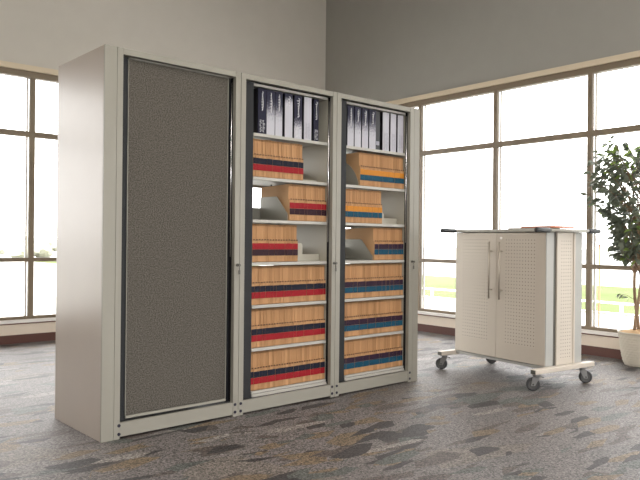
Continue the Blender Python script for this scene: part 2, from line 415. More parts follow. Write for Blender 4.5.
def cabinet(label, seams, open_l, open_r, end_l=None, end_r=None, kind='shelves', side_l=0, side_r=0):
    s0, s1 = seams
    base = s0 if end_l is None else end_l
    root = empty('rotary_filing_cabinet', cw(base, 0), CR, label, 'filing cabinet', 'rotary filing cabinets joined side by side')
    off = (base, 0, 0)
    def part(mb, name, mat, parent=None, lab=None):
        o = mb.build(name, M[mat], parent or root)
        if lab: o['label'] = lab
        return o
    g = 0.0012
    for (a, c) in ((s0 + g, open_l), (open_r, s1 - g)):
        for y0, y1 in ((0, 0.03), (DEP - 0.03, DEP)):
            b = MB(off); b.box(a, c, y0, y1, 0, TOP, 0.001); part(b, 'post', 'putty')
    for y0, y1 in ((0.0015, 0.022), (DEP - 0.022, DEP)):
        b = MB(off); b.box(open_l + 0.0005, open_r - 0.0005, y0, y1, 1.976, TOP - 0.001, 0.001); part(b, 'top_rail', 'putty')
        b = MB(off); b.box(open_l + 0.0005, open_r - 0.0005, y0, y1, 0.011, 0.082, 0.001); part(b, 'bottom_rail', 'putty')
    b = MB(off); b.box(s0 + 0.002, s1 - 0.002, 0.022, DEP - 0.022, TOP - 0.012, TOP - 0.002); part(b, 'top_panel', 'putty')
    b = MB(off); b.box(s0 + 0.002, s1 - 0.002, 0.024, DEP - 0.024, 0.012, 0.03); part(b, 'bottom_panel', 'black')
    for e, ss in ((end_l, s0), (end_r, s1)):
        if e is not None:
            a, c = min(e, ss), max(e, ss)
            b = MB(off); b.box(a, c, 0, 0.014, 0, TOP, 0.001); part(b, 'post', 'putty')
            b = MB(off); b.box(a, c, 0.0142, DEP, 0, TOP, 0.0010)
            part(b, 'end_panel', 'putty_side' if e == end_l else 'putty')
    # seals: dark strips beside the carrier, set back
    z0, z1 = 0.084, 1.974
    if kind == 'fabric':
        fl, fr = open_l + 0.044, open_r - 0.036
    else:
        fl, fr = open_l + 0.080, open_r + 0.0
    b = MB(off); b.box(s0 + 0.006, fl, 0.036, 0.052, z0, z1); part(b, 'seal_strip', 'charcoal')
    b = MB(off); b.box(fr + 0.008, s1 - 0.006, 0.046, 0.060, z0, z1); b.box(open_r - 0.001, open_r + 0.003, 0.028, 0.056, z0, z1)
    part(b, 'seal_strip', 'black')
    b = MB(off); b.cyl((open_r - 0.010, 0.030, 1.02 if kind == 'shelves' else 0.93), (open_r - 0.010, 0.030, 1.945), 0.0036, n=10)  # slim bright cylinder along part of the opening edge
    part(b, 'bright_line', 'chrome', lab='thin bright upright line beside the opening')
    # screws
    for z in (0.070, 0.026):
        for u in ((open_l + s0) / 2 + (0.012 if end_l is not None else 0), (open_r + s1) / 2 - 0.004):
            b = MB(off); b.cyl((u, -0.003, z), (u, 0.003, z), 0.0085, n=14); b.cyl((u, -0.0045, z), (u, -0.003, z), 0.005, n=6); part(b, 'bolt', 'screw')
    # lock with key
    u = s1 - 0.016
    b = MB(off); b.cyl((u, -0.006, 0.882), (u, 0.004, 0.882), 0.009, n=16); lk = part(b, 'lock', 'lock')
    b = MB(off); b.box(u - 0.0015, u + 0.0015, -0.022, -0.006, 0.878, 0.886); b.cyl((u, -0.022, 0.882), (u, -0.026, 0.882), 0.008, n=14)
    b.tube([(u, -0.02, 0.876), (u + 0.004, -0.018, 0.862), (u + 0.006, -0.014, 0.85)], 0.0022, 6)
    b.box(u + 0.0, u + 0.013, -0.015, -0.012, 0.828, 0.852, 0.001); part(b, 'key', 'lock', lk)
    if kind == 'fabric':
        b = MB(off); b.box(fl + 0.002, fr, 0.030, 0.052, 0.108, 1.966, 0.004, 2); p = part(b, 'fabric_panel', 'fabric')
        b = MB(off); b.box(fl + 0.0, fr + 0.003, 0.026, 0.054, 0.093, 0.107, 0.001); part(b, 'bottom_trim', 'putty', p); b = MB(off); b.box(fl, fr + 0.003, 0.026, 0.054, 1.967, 1.973, 0.001)
        part(b, 'top_trim', 'putty', p)
        for a, c in ((fl - 0.002, fl + 0.0015), (fr + 0.0005, fr + 0.004)):
            b = MB(off); b.box(a, c, 0.029, 0.054, 0.107, 1.967); part(b, 'edge_trim', 'divider', p)
        b = MB(off); b.box(fl, fr, 0.056, DEP - 0.05, 0.095, 1.97); part(b, 'carrier_body', 'inner')
        return root
    # carrier with shelves
    il, ir = fl + 0.010, fr - 0.004          # clear inside
    b = MB(off); b.box(fl, il, 0.050, DEP - 0.045, 0.10, 1.972); part(b, 'carrier_side', 'inner')
    b = MB(off); b.box(ir, fr + 0.004, 0.050, DEP - 0.045, 0.10, 1.972); part(b, 'carrier_side', 'inner')
    b = MB(off); b.box(il, ir, 0.046, DEP - 0.05, 1.958, 1.973); part(b, 'shelf', 'shelf')
    for z in SH[:-1]:
        b = MB(off); b.box(il, ir, 0.048, DEP - 0.048, z - 0.004, z); b.box(il, ir, 0.044, 0.049, z - 0.019, z, 0.001); b.box(il, ir, DEP - 0.05, DEP - 0.045, z - 0.019, z, 0.001)
        part(b, 'shelf', 'shelf')
    z = SH[-1]
    b = MB(off); b.box(il, ir, 0.048, DEP - 0.048, z - 0.004, z)
    b.box(il, ir, 0.042, 0.048, z - 0.014, z, 0.001); b.box(il, ir, 0.036, 0.046, z - 0.028, z - 0.016, 0.001); b.box(il, ir, 0.030, 0.044, z - 0.032, z - 0.0285)
    part(b, 'base_tray', 'shelf')
    for z in SH[1:4]:
        b = MB(off)
        b.box(il, ir, 0.350, 0.353, z + 0.0005, z + 0.088); part(b, 'back_stop', 'divider')
    # little slots and clips under the shelves
    b = MB(off)
    for z in SH[1:3]:
        for k in (0.25, 0.55, 0.8):
            u = il + (ir - il) * k; b.box(u, u + 0.008, 0.30, 0.306, z + 0.228, z + 0.243)
    part(b, 'shelf_clip', 'black')
    root['inner'] = [il, ir]
    return root

cabA = cabinet('tall putty cabinet closed by a dark grey fabric panel, left end of the row', (0.066, 0.835), 0.100, 0.799, end_l=0.0, kind='fabric')
cabB = cabinet('middle cabinet, shelves of tan folders with red and black labels', (0.835, 1.604), 0.871, 1.569)
cabC = cabinet('right-hand cabinet, shelves of tan folders with teal labels', (1.604, 2.383), 1.645, 2.339, end_r=2.4419)

# ------------------------------------------------------------------ folders
PITCH = 0.0206
def folder(c1, c2):
    """end-tab folder: local x along the row, y into the shelf, z up"""
    w = PITCH - 0.0012
    b = MB()
    t = 0.0016
    prof = [(0.012, 0), (0.300, 0), (0.300, 0.224), (0.012, 0.232), (0.012, 0.139), (0.0, 0.133), (0.0, 0.004), (0.004, 0)]
    for x in (0, w * 0.5 - t / 2, w - t):
        b.prism([(y, z) for y, z in prof], lambda y, z, s, x=x: (x + s, y, z), t)
    b.box(t, w - t, 0.016, 0.292, 0.003, 0.220)      # paper block
    b.box(t, w - t, 0.0035, 0.016, 0.004, 0.131)
    f = b.build('file_folder', [M['manila']])
    for (z0, z1), c in (((0.079, 0.115), c1), ((0.040, 0.0775), c2)):
        b = MB()
        b.box(0.0002, w + 0.0006, -0.0010, 0.0028, z0, z1); b.build('color_label', M[c], f)
    b = MB(); b.box(w * 0.45, w - 0.001, -0.0006, 0.003, 0.1330, 0.1400)
    b.build('tab_notch', M['tick'], f)
    return f

PROTO = {}
def row(cab, level, u0, u1, c1, c2, text):
    key = (c1, c2)
    n = int(round((u1 - u0) / PITCH))
    pitch = (u1 - u0) / n
    for i in range(n):
        if key not in PROTO:
            f = PROTO[key] = folder(c1, c2)
        else:
            f = copy_tree(PROTO[key])
        f.location = cw(u0 + i * pitch, 0.050 + random.uniform(0, 0.003), SH[level] + 0.0003)
        f.rotation_euler = (0, 0, CR + random.uniform(-0.0015, 0.0015))
        f.scale = ((pitch / PITCH), 1, 1 + random.uniform(-0.006, 0.006))
        f['group'] = text[0]; f['category'] = 'file folder'
        f['label'] = text[1]
def T2(c, which, where): return ('%s folders on the %s of the %s cabinet' % (c, where, which), 'tan file folder with %s labels on the %s of the %s cabinet' % (c, where, which))
bl, br = cabB['inner']; cl, cr = cabC['inner']
B, C_ = 'middle', 'right-hand'
row('B', 1, bl + 0.002, 1.360, 'band_navy', 'band_red', T2('black-over-red', B, 'second shelf'))
row('B', 2, 1.251, br - 0.002, 'band_red', 'band_brown', T2('red-over-brown', B, 'third shelf'))
row('B', 3, bl + 0.002, 1.322, 'band_red', 'band_brown', T2('red-over-brown', B, 'fourth shelf'))
row('B', 4, bl + 0.002, br - 0.002, 'band_navy', 'band_red', T2('black-over-red', B, 'fifth shelf'))
row('B', 5, bl + 0.002, br - 0.002, 'band_navy', 'band_red', T2('black-over-red', B, 'sixth shelf'))
row('B', 6, bl + 0.002, br - 0.002, 'band_navy', 'band_red', T2('black-over-red', B, 'bottom shelf'))
row('C', 1, 1.876, cr - 0.002, 'band_orange', 'band_teal', T2('orange-over-teal', C_, 'second shelf'))
row('C', 2, cl + 0.002, 2.100, 'band_orange', 'band_teal', T2('orange-over-teal', C_, 'third shelf'))
row('C', 3, 2.027, cr - 0.002, 'band_purple', 'band_teal', T2('purple-over-teal', C_, 'fourth shelf'))
row('C', 4, cl + 0.002, cr - 0.002, 'band_purple', 'band_teal', T2('purple-over-teal', C_, 'fifth shelf'))
row('C', 5, cl + 0.002, cr - 0.002, 'band_purple', 'band_teal', T2('purple-over-teal', C_, 'sixth shelf'))
row('C', 6, cl + 0.002, cr - 0.002, 'band_purple', 'band_teal', T2('purple-over-teal', C_, 'bottom shelf'))
# lone dividers poking from full rows: nothing separate is seen

# ------------------------------------------------------------------ dividers / bookends
def plate(u, level, poly, label, mat='divider'):
    b = MB(); b.prism(poly, lambda y, z, s: (s, y, z), 0.002)
    b.box(0, -0.09 if False else 0.002, poly[0][0], poly[0][0] + 0.01, 0.0, 0.002)
    return b.build('shelf_divider', M[mat], None, cw(u, 0, SH[level] + 0.0005), CR, (label, 'shelf divider', 'grey metal shelf dividers'))
plate(1.240, 2, [(0.06, 0), (0.345, 0), (0.345, 0.150), (0.335, 0.158), (0.178, 0.156), (0.165, 0.150), (0.06, 0.045)],
      'grey slant-cornered metal divider left of the folders, third shelf of middle cabinet')
plate(2.014, 3, [(0.06, 0), (0.345, 0), (0.345, 0.140), (0.33, 0.147), (0.178, 0.147), (0.165, 0.14), (0.06, 0.03)],
      'grey slant-cornered metal divider left of purple-and-teal folders, fourth shelf of right-hand cabinet')
arc = [(0.056 + 0.14 * (1 - math.cos(t)) * 0.6 + 0.14 * 0.4 * t / (PI / 2), 0.010 + 0.160 * math.sin(t) * 0.6 + 0.160 * 0.4 * t / (PI / 2)) for t in [k * PI / 2 / 8 for k in range(9)]]
plate(1.864, 1, [(0.056, 0), (0.345, 0), (0.345, 0.18), (0.196, 0.18)] + arc[::-1][1:], 'grey round-cut metal divider left of the folders, second shelf of right-hand cabinet')

def bookend(u0, u1, d, level, h, label, hook=0.045):
    w = u1 - u0; wn = w * 0.38; r = 0.02
    cx = wn - r
    poly = [(0, 0), (w, 0), (w, hook)] + [(wn, hook)] + [(cx + r * math.cos(t), h - r + r * math.sin(t)) for t in [k * PI / 2 / 6 for k in range(7)]] + [(0, h)]
    b = MB(); b.prism(poly, lambda x, z, s: (x, s, z), 0.002); b.box(0, w, 0.002, 0.06, 0, 0.002)
    return b.build('bookend', M['inner'], None, cw(u0, d, SH[level] + 0.0005), CR, (label, 'bookend', 'metal bookends at the end of folder rows'))
bookend(1.368, br - 0.003, 0.150, 1, 0.075, 'low putty metal bookend right of the folders, second shelf of middle cabinet', 0.02)
bookend(1.330, br - 0.003, 0.120, 3, 0.118, 'notched putty metal bookend right of the folders, fourth shelf of middle cabinet')
bookend(2.106, cr - 0.003, 0.120, 2, 0.085, 'notched putty metal bookend right of the orange-labelled folders, third shelf')

# ------------------------------------------------------------------ binders
def script_word(mb, w, z_top, z_bot, y, amp, r, seed):
    """a handwritten-looking loop line running down the spine"""
    rnd = random.Random(seed); n = 60; pts = []
    loops = int((z_top - z_bot) / 0.016)
    for i in range(n + 1):
        t = i / n; z = z_top + (z_bot - z_top) * t
        a = amp * (1.0 if t > 0.12 else 1.7)
        pts.append((w / 2 + a * math.sin(t * loops * 2 * PI) * (0.6 + 0.4 * math.sin(7 * t + seed)), y, z + 0.004 * math.cos(t * loops * 2 * PI)))
    mb.tube(pts, r, 5)
def binder(u0, u1, depth, spine, title, label, lines=0, h=0.276, white_lines=False):
    w = u1 - u0 - 0.0015
    off = (0, 0, 0)
    root = empty('ring_binder', cw(u0, depth, SH[0] + 0.0005), CR, label, 'binder', 'binders on the top shelf')
    b = MB(); b.box(0, w, 0.0, 0.004, 0, h, 0.0015); s = b.build('spine', M[spine], root)
    b = MB(); b.box(0, 0.003, 0.004, 0.27, 0, h); b.box(w - 0.003, w, 0.004, 0.27, 0, h); b.build('cover', M['binder_black'], root)
    b = MB(); b.box(0.004, w - 0.004, 0.02, 0.262, 0.005, h - 0.02); b.build('paper_block', M['white_paint'], root)
    if title:
        b = MB(); script_word(b, w, h - 0.022, h - 0.022 - title, -0.0006, w * 0.13, 0.0026, u0 * 10); b.build('spine_title', M['letter'], root)
    if lines:
        b = MB(); rnd = random.Random(u0)
        for k in range(lines):
            z = 0.012 + k * 0.0085
            for a in range(2):
                x0 = w * (0.18 + 0.34 * a + rnd.uniform(0, 0.06)); b.box(x0, x0 + w * rnd.uniform(0.14, 0.3), -0.0009, 0.001, z, z + 0.0028)
        b.build('spine_print', M['letter'] if not white_lines else M['letter_dim'], root)
    return root
D0 = 0.052
binder(0.997, 1.061, D0, 'navy_spine', 0.115, 'navy binder with pale script title, first on the middle cabinet top shelf', lines=9)
binder(1.063, 1.128, D0, 'spine_half', 0.12, 'navy binder fading to speckled white, second from left in middle cabinet')
binder(1.130, 1.188, D0, 'spine_half', 0.10, 'navy and white binder left of the black gap, third in middle cabinet')
binder(1.208, 1.272, D0 + 0.002, 'spine_high', 0.06, 'mostly white binder with dark speckled head, fourth in middle cabinet')
binder(1.285, 1.350, D0 + 0.003, 'spine_low', 0.12, 'navy binder with pale script, fifth, between two whiter binders in middle cabinet', lines=8)
binder(1.364, 1.428, D0, 'spine_white', 0, 'almost wholly white-spined binder, sixth in the middle cabinet', lines=12, white_lines=True)
binder(1.450, 1.496, D0 + 0.006, 'navy_spine', 0.115, 'narrow navy binder with pale script title, rightmost in middle cabinet', lines=8)
binder(1.752, 1.814, D0, 'spine_half', 0.12, 'navy binder fading to white, leftmost on right-hand cabinet top shelf')
binder(1.820, 1.884, D0, 'spine_half', 0.08, 'navy binder fading to white, second from left in right-hand cabinet')
binder(1.892, 1.954, D0, 'spine_half', 0.10, 'navy binder fading to white, third from left in right-hand cabinet')
binder(1.963, 2.030, D0, 'spine_half', 0.08, 'navy binder fading to white, left of the black binder in right-hand cabinet')
o = binder(2.038, 2.088, D0 + 0.014, 'binder_black', 0, 'plain black binder with small pale label, in the right-hand cabinet')
b = MB(); b.box(0.008, 0.040, -0.001, 0.001, 0.035, 0.062); b.build('spine_label', M['letter_dim'], o)
binder(2.100, 2.168, D0, 'spine_white', 0, 'white-spined binder just right of the black binder', lines=14, white_lines=True)
binder(2.183, 2.244, D0, 'spine_white', 0, 'white-spined binder, second from the right end in right-hand cabinet', lines=14, white_lines=True)
binder(2.259, 2.322, D0, 'spine_white', 0, 'white-spined binder at the right end of the right-hand cabinet', lines=14, white_lines=True)

# ------------------------------------------------------------------ laptop cart
# local frame: x = into the cart (front -> rear), y = towards picture left, z up; origin at front-right bottom corner on the floor
KP = -0.112; KW, KD, KB, KT = 0.879, 0.415, 0.15, 1.106
KX = Vector((math.cos(KP), math.sin(KP), 0)); KY = Vector((-math.sin(KP), math.cos(KP), 0))
K0 = Vector((4.465, 3.543, 0)) - KY * KW
cart = empty('storage_cart', K0, KP, 'beige two-door perforated metal cart on casters with black grips', 'cart')
def uv_panel(mb, pts_uv):
    """faces given as 4 (co, uv)"""
    bm = mb.bm; uvl = bm.loops.layers.uv.verify()
    vs = [bm.verts.new(c) for c, _ in pts_uv]; f = bm.faces.new(vs)
    for lp, (_, uv) in zip(f.loops, pts_uv): lp[uvl].uv = uv
    return f
# core body
b = MB(); b.box(0.030, KD - 0.004, 0.004, KW - 0.004, KB, KT - 0.001); b.build('carcass', M['cart'], cart)
HP = 0.0255
def door(y0, y1, hinge, label=None):
    """slightly bowed sheet steel door with a field of small holes"""
    b = MB(); bm = b.bm; uvl = bm.loops.layers.uv.verify()
    n = 20; W = y1 - y0
    px0, px1 = (y0 + 0.058, y1 - 0.058)
    def bow(y): 
        t = (y - 0) / KW; return 0.002 - 0.010 * (1 - (2 * t - 1) ** 2)
    ys = [y0 + W * i / n for i in range(n + 1)]
    F = [[bm.verts.new((bow(y), y, z)) for z in (KB + 0.004, KT - 0.006)] for y in ys]
    G = [[bm.verts.new((bow(y), y, z)) for z in (KB + 0.004, KT - 0.006)] for y in ys]
    R = [[bm.verts.new((0.026, y, z)) for z in (KB + 0.004, KT - 0.006)] for y in ys]
    for i in range(n):
        f = bm.faces.new((G[i][0], G[i][1], G[i + 1][1], G[i + 1][0])); f.smooth = True
        bm.faces.new((R[i][0], R[i + 1][0], R[i + 1][1], R[i][1]))
        bm.faces.new((F[i][1], R[i][1], R[i + 1][1], F[i + 1][1])); bm.faces.new((F[i][0], F[i + 1][0], R[i + 1][0], R[i][0]))
    bm.faces.new((F[0][0], R[0][0], R[0][1], F[0][1])); bm.faces.new((F[n][0], F[n][1], R[n][1], R[n][0]))
    d = b.build('door', M['cart'], cart)
    # perforated field, following the bow
    b = MB(); bm = b.bm; uvl = bm.loops.layers.uv.verify()
    a, c = (y0 + 0.110, y1 - 0.042) if hinge == 'l' else (y0 + 0.078, y1 - 0.078)
    nc = int(round((c - a) / HP)); nr = 31; zt = KT - 0.045; zb = zt - nr * HP
    a = (a + c) / 2 - nc * HP / 2
    g = {}
    for i in range(nc + 1):
        for (j, z) in ((0, zb), (1, zt)):
            y = a + i * HP; g[i, j] = bm.verts.new((bow(y) - 0.0008, y, z))
    for i in range(nc):
        f = bm.faces.new((g[i, 0], g[i, 1], g[i + 1, 1], g[i + 1, 0])); f.smooth = True
        for lp, uv in zip(f.loops, ((i, 0), (i, nr), (i + 1, nr), (i + 1, 0))): lp[uvl].uv = uv
    o = b.build('perforated_field', M['perf'], d)
    return d, bow
mid = KW - 0.438
dl, bow = door(mid + 0.0015, KW, 'r'); dr, _ = door(0.003, mid - 0.0015, 'r')
for d, y in ((dl, mid + 0.046), (dr, mid - 0.056)):
    b = MB(); x = bow(y)
    b.cyl((x - 0.034, y, 0.600), (x - 0.034, y, 1.034), 0.0065, n=14)
    for z in (0.668, 0.962): b.cyl((x - 0.034, y, z), (x + 0.001, y, z), 0.0045, n=10)
    b.build('handle', M['handle'], d)
b = MB(); b.cyl((bow(mid - 0.045) - 0.006, mid - 0.045, 1.062), (0, mid - 0.045, 1.062), 0.010, n=18); b.box(bow(mid) - 0.008, bow(mid), mid - 0.047, mid - 0.043, 1.056, 1.068)
b.build('lock', M['sill'], dr)
# right side: aluminium front post, dark groove, perforated panel in a frame, rear post
for sgn, ys in ((1, 0.0), (-1, KW)):
    def bs(mb, x0, x1, i0, i1, z0, z1, bev=0): # i outward distance
        if sgn == 1: mb.box(x0, x1, ys - i1, ys - i0, z0, z1, bev)
        else: mb.box(x0, x1, ys + i0, ys + i1, z0, z1, bev)
    b = MB(); bs(b, 0.005, 0.088, -0.003, 0.004, KB, KT - 0.001, 0.002); b.build('front_post', M['cart_alu'], cart)
    b = MB(); bs(b, 0.089, 0.118, -0.004, -0.001, KB, KT - 0.001); b.build('side_groove', M['groove'], cart)
    b = MB(); bs(b, 0.119, 0.140, -0.003, 0.010, KB, KT - 0.001, 0.002); bs(b, 0.312, 0.330, -0.003, 0.010, KB, KT - 0.001, 0.002)
    bs(b, 0.140, 0.312, -0.003, 0.003, KB, KT - 0.001); sp = b.build('side_panel', M['cart'], cart)
    b = MB(); bm = b.bm; uvl = bm.loops.layers.uv.verify(); y = ys - sgn * 0.0036
    x0 = 0.165; nc = 5; nr = 34; zt = KT - 0.05; zb = zt - nr * 0.0255
    q = [((x0, y, zb), (0, 0)), ((x0 + nc * 0.0255, y, zb), (nc, 0)), ((x0 + nc * 0.0255, y, zt), (nc, nr)), ((x0, y, zt), (0, nr))]
    uv_panel(b, q); b.build('perforated_field', M['perf'], sp)
    b = MB(); bs(b, 0.332, KD, -0.003, 0.006, KB, KT - 0.001, 0.002); b.build('rear_post', M['cart_alu'], cart)
# top, push bars and grips
b = MB(); b.box(-0.012, KD + 0.006, -0.040, KW + 0.004, KT, KT + 0.022, 0.006, 2); b.build('top', M['cart_top'], cart)
for y in (-0.045, KW + 0.0):
    b = MB(); b.cyl((-0.03, y, KT + 0.014), (KD + 0.02, y, KT + 0.014), 0.011, n=14); bar = b.build('push_bar', M['cart_top'], cart)
    for x0, x1 in ((-0.168, -0.012), (KD + 0.012, KD + 0.150)):
        b = MB()
        pts = [(x0, 0.008), (x0 + 0.004, 0.015), (x0 + 0.012, 0.0175), (x1 - 0.006, 0.0175), (x1, 0.014)]
        b.tube([(x, y, KT + 0.013) for x, _ in pts], [r for _, r in pts], 16); b.build('grip', M['grip'], bar)
# base frame + casters
b = MB(); b.box(0.0, KD, 0.0, KW, KB - 0.022, KB - 0.001, 0.002); b.build('base_plate', M['cart_alu'], cart)
def caster(x, y, ang):
    root = b0 = None
    R = 0.047
    c = MB()
    def tr(mb): 
        bmesh.ops.rotate(mb.bm, verts=mb.bm.verts, cent=(0, 0, 0), matrix=Matrix.Rotation(ang, 3, 'Z')); bmesh.ops.translate(mb.bm, verts=mb.bm.verts, vec=(x, y, 0))
    dx = 0.022
    c.box(-0.03, 0.03, -0.03, 0.03, 0.112, 0.117, 0.001); c.cyl((0, 0, 0.098), (0, 0, 0.113), 0.023, 0.026, n=18)
    for s in (-1, 1):
        c.prism([(-0.024, 0.100), (0.026, 0.100), (dx + 0.013, R - 0.010), (dx - 0.013, R - 0.010)], lambda a, z, t, s=s: (a, s * 0.017 + t, z), 0.0025)
    c.box(-0.024, 0.026, -0.017, 0.0195, 0.097, 0.100)
    tr(c); f = c.build('caster', M['zinc'], cart)
    c = MB(); 
    prof = [(R - 0.006, -0.014), (R - 0.001, -0.011), (R, -0.006), (R, 0.006), (R - 0.001, 0.011), (R - 0.006, 0.014), (0.030, 0.0145), (0.030, -0.0145)]
    n = 28; rings = [[c.bm.verts.new((dx + r * math.cos(2 * PI * k / n), yy, R + 0.0005 + r * math.sin(2 * PI * k / n))) for k in range(n)] for r, yy in prof]
    for A, Bq in zip(rings, rings[1:] + rings[:1]):
        for k in range(n): c.bm.faces.new((A[k], A[(k + 1) % n], Bq[(k + 1) % n], Bq[k])).smooth = True
    tr(c); c.build('wheel', M['rubber'], f)
    c = MB(); c.cyl((dx, -0.013, R), (dx, 0.013, R), 0.030, n=24); c.cyl((dx, -0.021, R), (dx, 0.0225, R), 0.006, n=10); tr(c); c.build('hub', M['hub'], f)
    c = MB(); c.prism([(-0.05, 0.096), (-0.02, 0.099), (-0.02, 0.105), (-0.05, 0.102)], lambda a, z, t: (a, t - 0.014, z), 0.028); tr(c); c.build('brake_pedal', M['zinc'], f)
for y, cy in ((-0.028, -0.030), (KW + 0.012, KW + 0.008)):
    b = MB(); b.box(-0.158, KD + 0.095, y - 0.026, y + 0.022, KB - 0.033, KB, 0.004, 2); bar = b.build('base_bar', M['cart'], cart)
    for x in (-0.1585, KD + 0.0955):
        b = MB(); b.box(x - 0.004, x + 0.004, y - 0.022, y + 0.018, KB - 0.029, KB - 0.004, 0.001); b.build('end_cap', M['groove'], bar)
caster(-0.125, -0.030, 2.35); caster(0.395, -0.030, -0.75); caster(-0.110, KW + 0.008, 2.2); caster(0.412, KW + 0.008, -0.5)

def kw(x, y, z): return K0 + KX * x + KY * y + Vector((0, 0, z))
b = MB(); b.box(-0.11, 0.11, -0.15, 0.15, 0, 0.008, 0.001); b.box(-0.112, 0.112, -0.152, 0.152, 0.008, 0.0095); b.build('notepad', M['paper_grey'], None, kw(0.12, 0.20, KT + 0.0225), KP + 0.05, ('thin grey notepad lying under the orange folder on the cart', 'notepad'))
b = MB(); b.box(-0.12, 0.12, -0.155, 0.155, 0, 0.0012); b.box(-0.115, 0.115, -0.15, 0.15, 0.0014, 0.011); b.box(-0.12, 0.12, -0.155, 0.155, 0.0112, 0.0125)
b.build('document_folder', M['paper_orange'], None, kw(0.17, 0.12, KT + 0.0325), KP - 0.12, ('orange-brown document folder lying on top of the cart', 'folder'))

# ------------------------------------------------------------------ potted ficus
PC = Vector((5.83, 2.675, 0))
tree = empty('potted_ficus', PC, 0, 'leafy ficus tree with twisted brown trunks in a white wicker basket', 'potted plant')
b = MB(); nu, nv = 72, 40; Hh = 0.285
rings = []
for j in range(nv + 1):
    t = j / nv; r = 0.118 + 0.045 * t ** 0.8 - (0.012 * (1 - t) ** 8)
    if t > 0.93: r += 0.007
    ring = []
    for i in range(nu):
        a = 2 * PI * i / nu
        rr = r + 0.0045 * math.sin(a * 24 + (PI if (j // 3) % 2 else 0)) * (1 if t < 0.93 else 0.3) + 0.002 * math.cos(j * 2 * PI / 3)
        ring.append(b.bm.verts.new((rr * math.cos(a), rr * math.sin(a), 0.001 + Hh * t)))
    rings.append(ring)
for A, B_ in zip(rings, rings[1:]):
    for i in range(nu): b.bm.faces.new((A[i], A[(i + 1) % nu], B_[(i + 1) % nu], B_[i])).smooth = True
inner = [b.bm.verts.new((0.155 * math.cos(2 * PI * i / nu), 0.155 * math.sin(2 * PI * i / nu), Hh - 0.002)) for i in range(nu)]
inner2 = [b.bm.verts.new((0.150 * math.cos(2 * PI * i / nu), 0.150 * math.sin(2 * PI * i / nu), Hh - 0.05)) for i in range(nu)]
for A, B_ in ((rings[-1], inner), (inner, inner2)):
    for i in range(nu): b.bm.faces.new((A[i], A[(i + 1) % nu], B_[(i + 1) % nu], B_[i]))
b.bm.faces.new(rings[0][::-1])
b.build('wicker_basket', M['basket'], tree)
b = MB(); rnd = random.Random(3); nr_, na = 7, 30; rr = []
for j in range(1, nr_ + 1):
    r = 0.151 * j / nr_
    rr.append([b.bm.verts.new((r * math.cos(2 * PI * i / na), r * math.sin(2 * PI * i / na), Hh - 0.012 + 0.030 * (1 - (j / nr_) ** 2) + rnd.uniform(-0.005, 0.005))) for i in range(na)])
cc = b.bm.verts.new((0, 0, Hh + 0.02))
for i in range(na): b.bm.faces.new((cc, rr[0][i], rr[0][(i + 1) % na]))
for A, B_ in zip(rr, rr[1:]):
    for i in range(na): b.bm.faces.new((A[i], B_[i], B_[(i + 1) % na], A[(i + 1) % na]))
b.build('moss', M['moss'], tree)
tops = []
for k in range(3):
    ph = 2 * PI * k / 3 + 0.4; pts = []; rad = []
    for i in range(24):
        t = i / 23; z = Hh - 0.01 + t * 1.25; a = ph + t * 4.2
        rr_ = 0.030 + 0.012 * math.sin(t * 6 + k) + 0.05 * max(0, t - 0.6)
        pts.append((rr_ * math.cos(a), rr_ * math.sin(a), z)); rad.append(0.015 - 0.009 * t)
    b = MB(); b.tube(pts, rad, 9); b.build('trunk', M['bark'], tree); tops.append(pts)
# branches and leaves
rnd = random.Random(11)
br_ = MB(); lf = MB(); ly = MB()
def add_leaf(mb, p, d, size):
    d = d.normalized(); side = d.cross(Vector((0, 0, 1)))
    if side.length < 0.1: side = Vector((1, 0, 0))
    side.normalize(); q = Matrix.Rotation(rnd.uniform(-0.9, 0.9), 3, d); side = q @ side; up = side.cross(d)
    L = size; Wd = size * 0.24
    prof = [(0, 0), (0.22, 0.8), (0.5, 1.0), (0.78, 0.55), (1.0, 0.0)]
    mids = [mb.bm.verts.new(p + d * (L * t) + up * (-0.12 * L * t * t)) for t, _ in prof]
    ls = [mb.bm.verts.new(p + d * (L * t) + side * (Wd * w) + up * (0.05 * L - 0.12 * L * t * t)) for t, w in prof[1:-1]]
    rs = [mb.bm.verts.new(p + d * (L * t) - side * (Wd * w) + up * (0.05 * L - 0.12 * L * t * t)) for t, w in prof[1:-1]]
    for S in (ls, rs):
        seq = [mids[0]] + S + [mids[-1]]
        for i in range(4):
            q = [mids[i], seq[i] if i else None, seq[i + 1], mids[i + 1] if i < 3 else None]
            q = [v for v in q if v]
            qq = []
            for v in q:
                if v not in qq: qq.append(v)
            if len(qq) >= 3:
                f = mb.bm.faces.new(qq); f.smooth = True
def crown_r(z):      # crown half-width against height above the floor
    k = [(0.80, 0.10), (0.95, 0.24), (1.1, 0.25), (1.25, 0.30), (1.4, 0.42), (1.6, 0.45), (1.75, 0.42), (1.88, 0.32), (1.99, 0.10)]
    for (a, ra), (c, rc) in zip(k, k[1:]):
        if a <= z <= c: return ra + (rc - ra) * (z - a) / (c - a)
    return 0.05
nb = 100
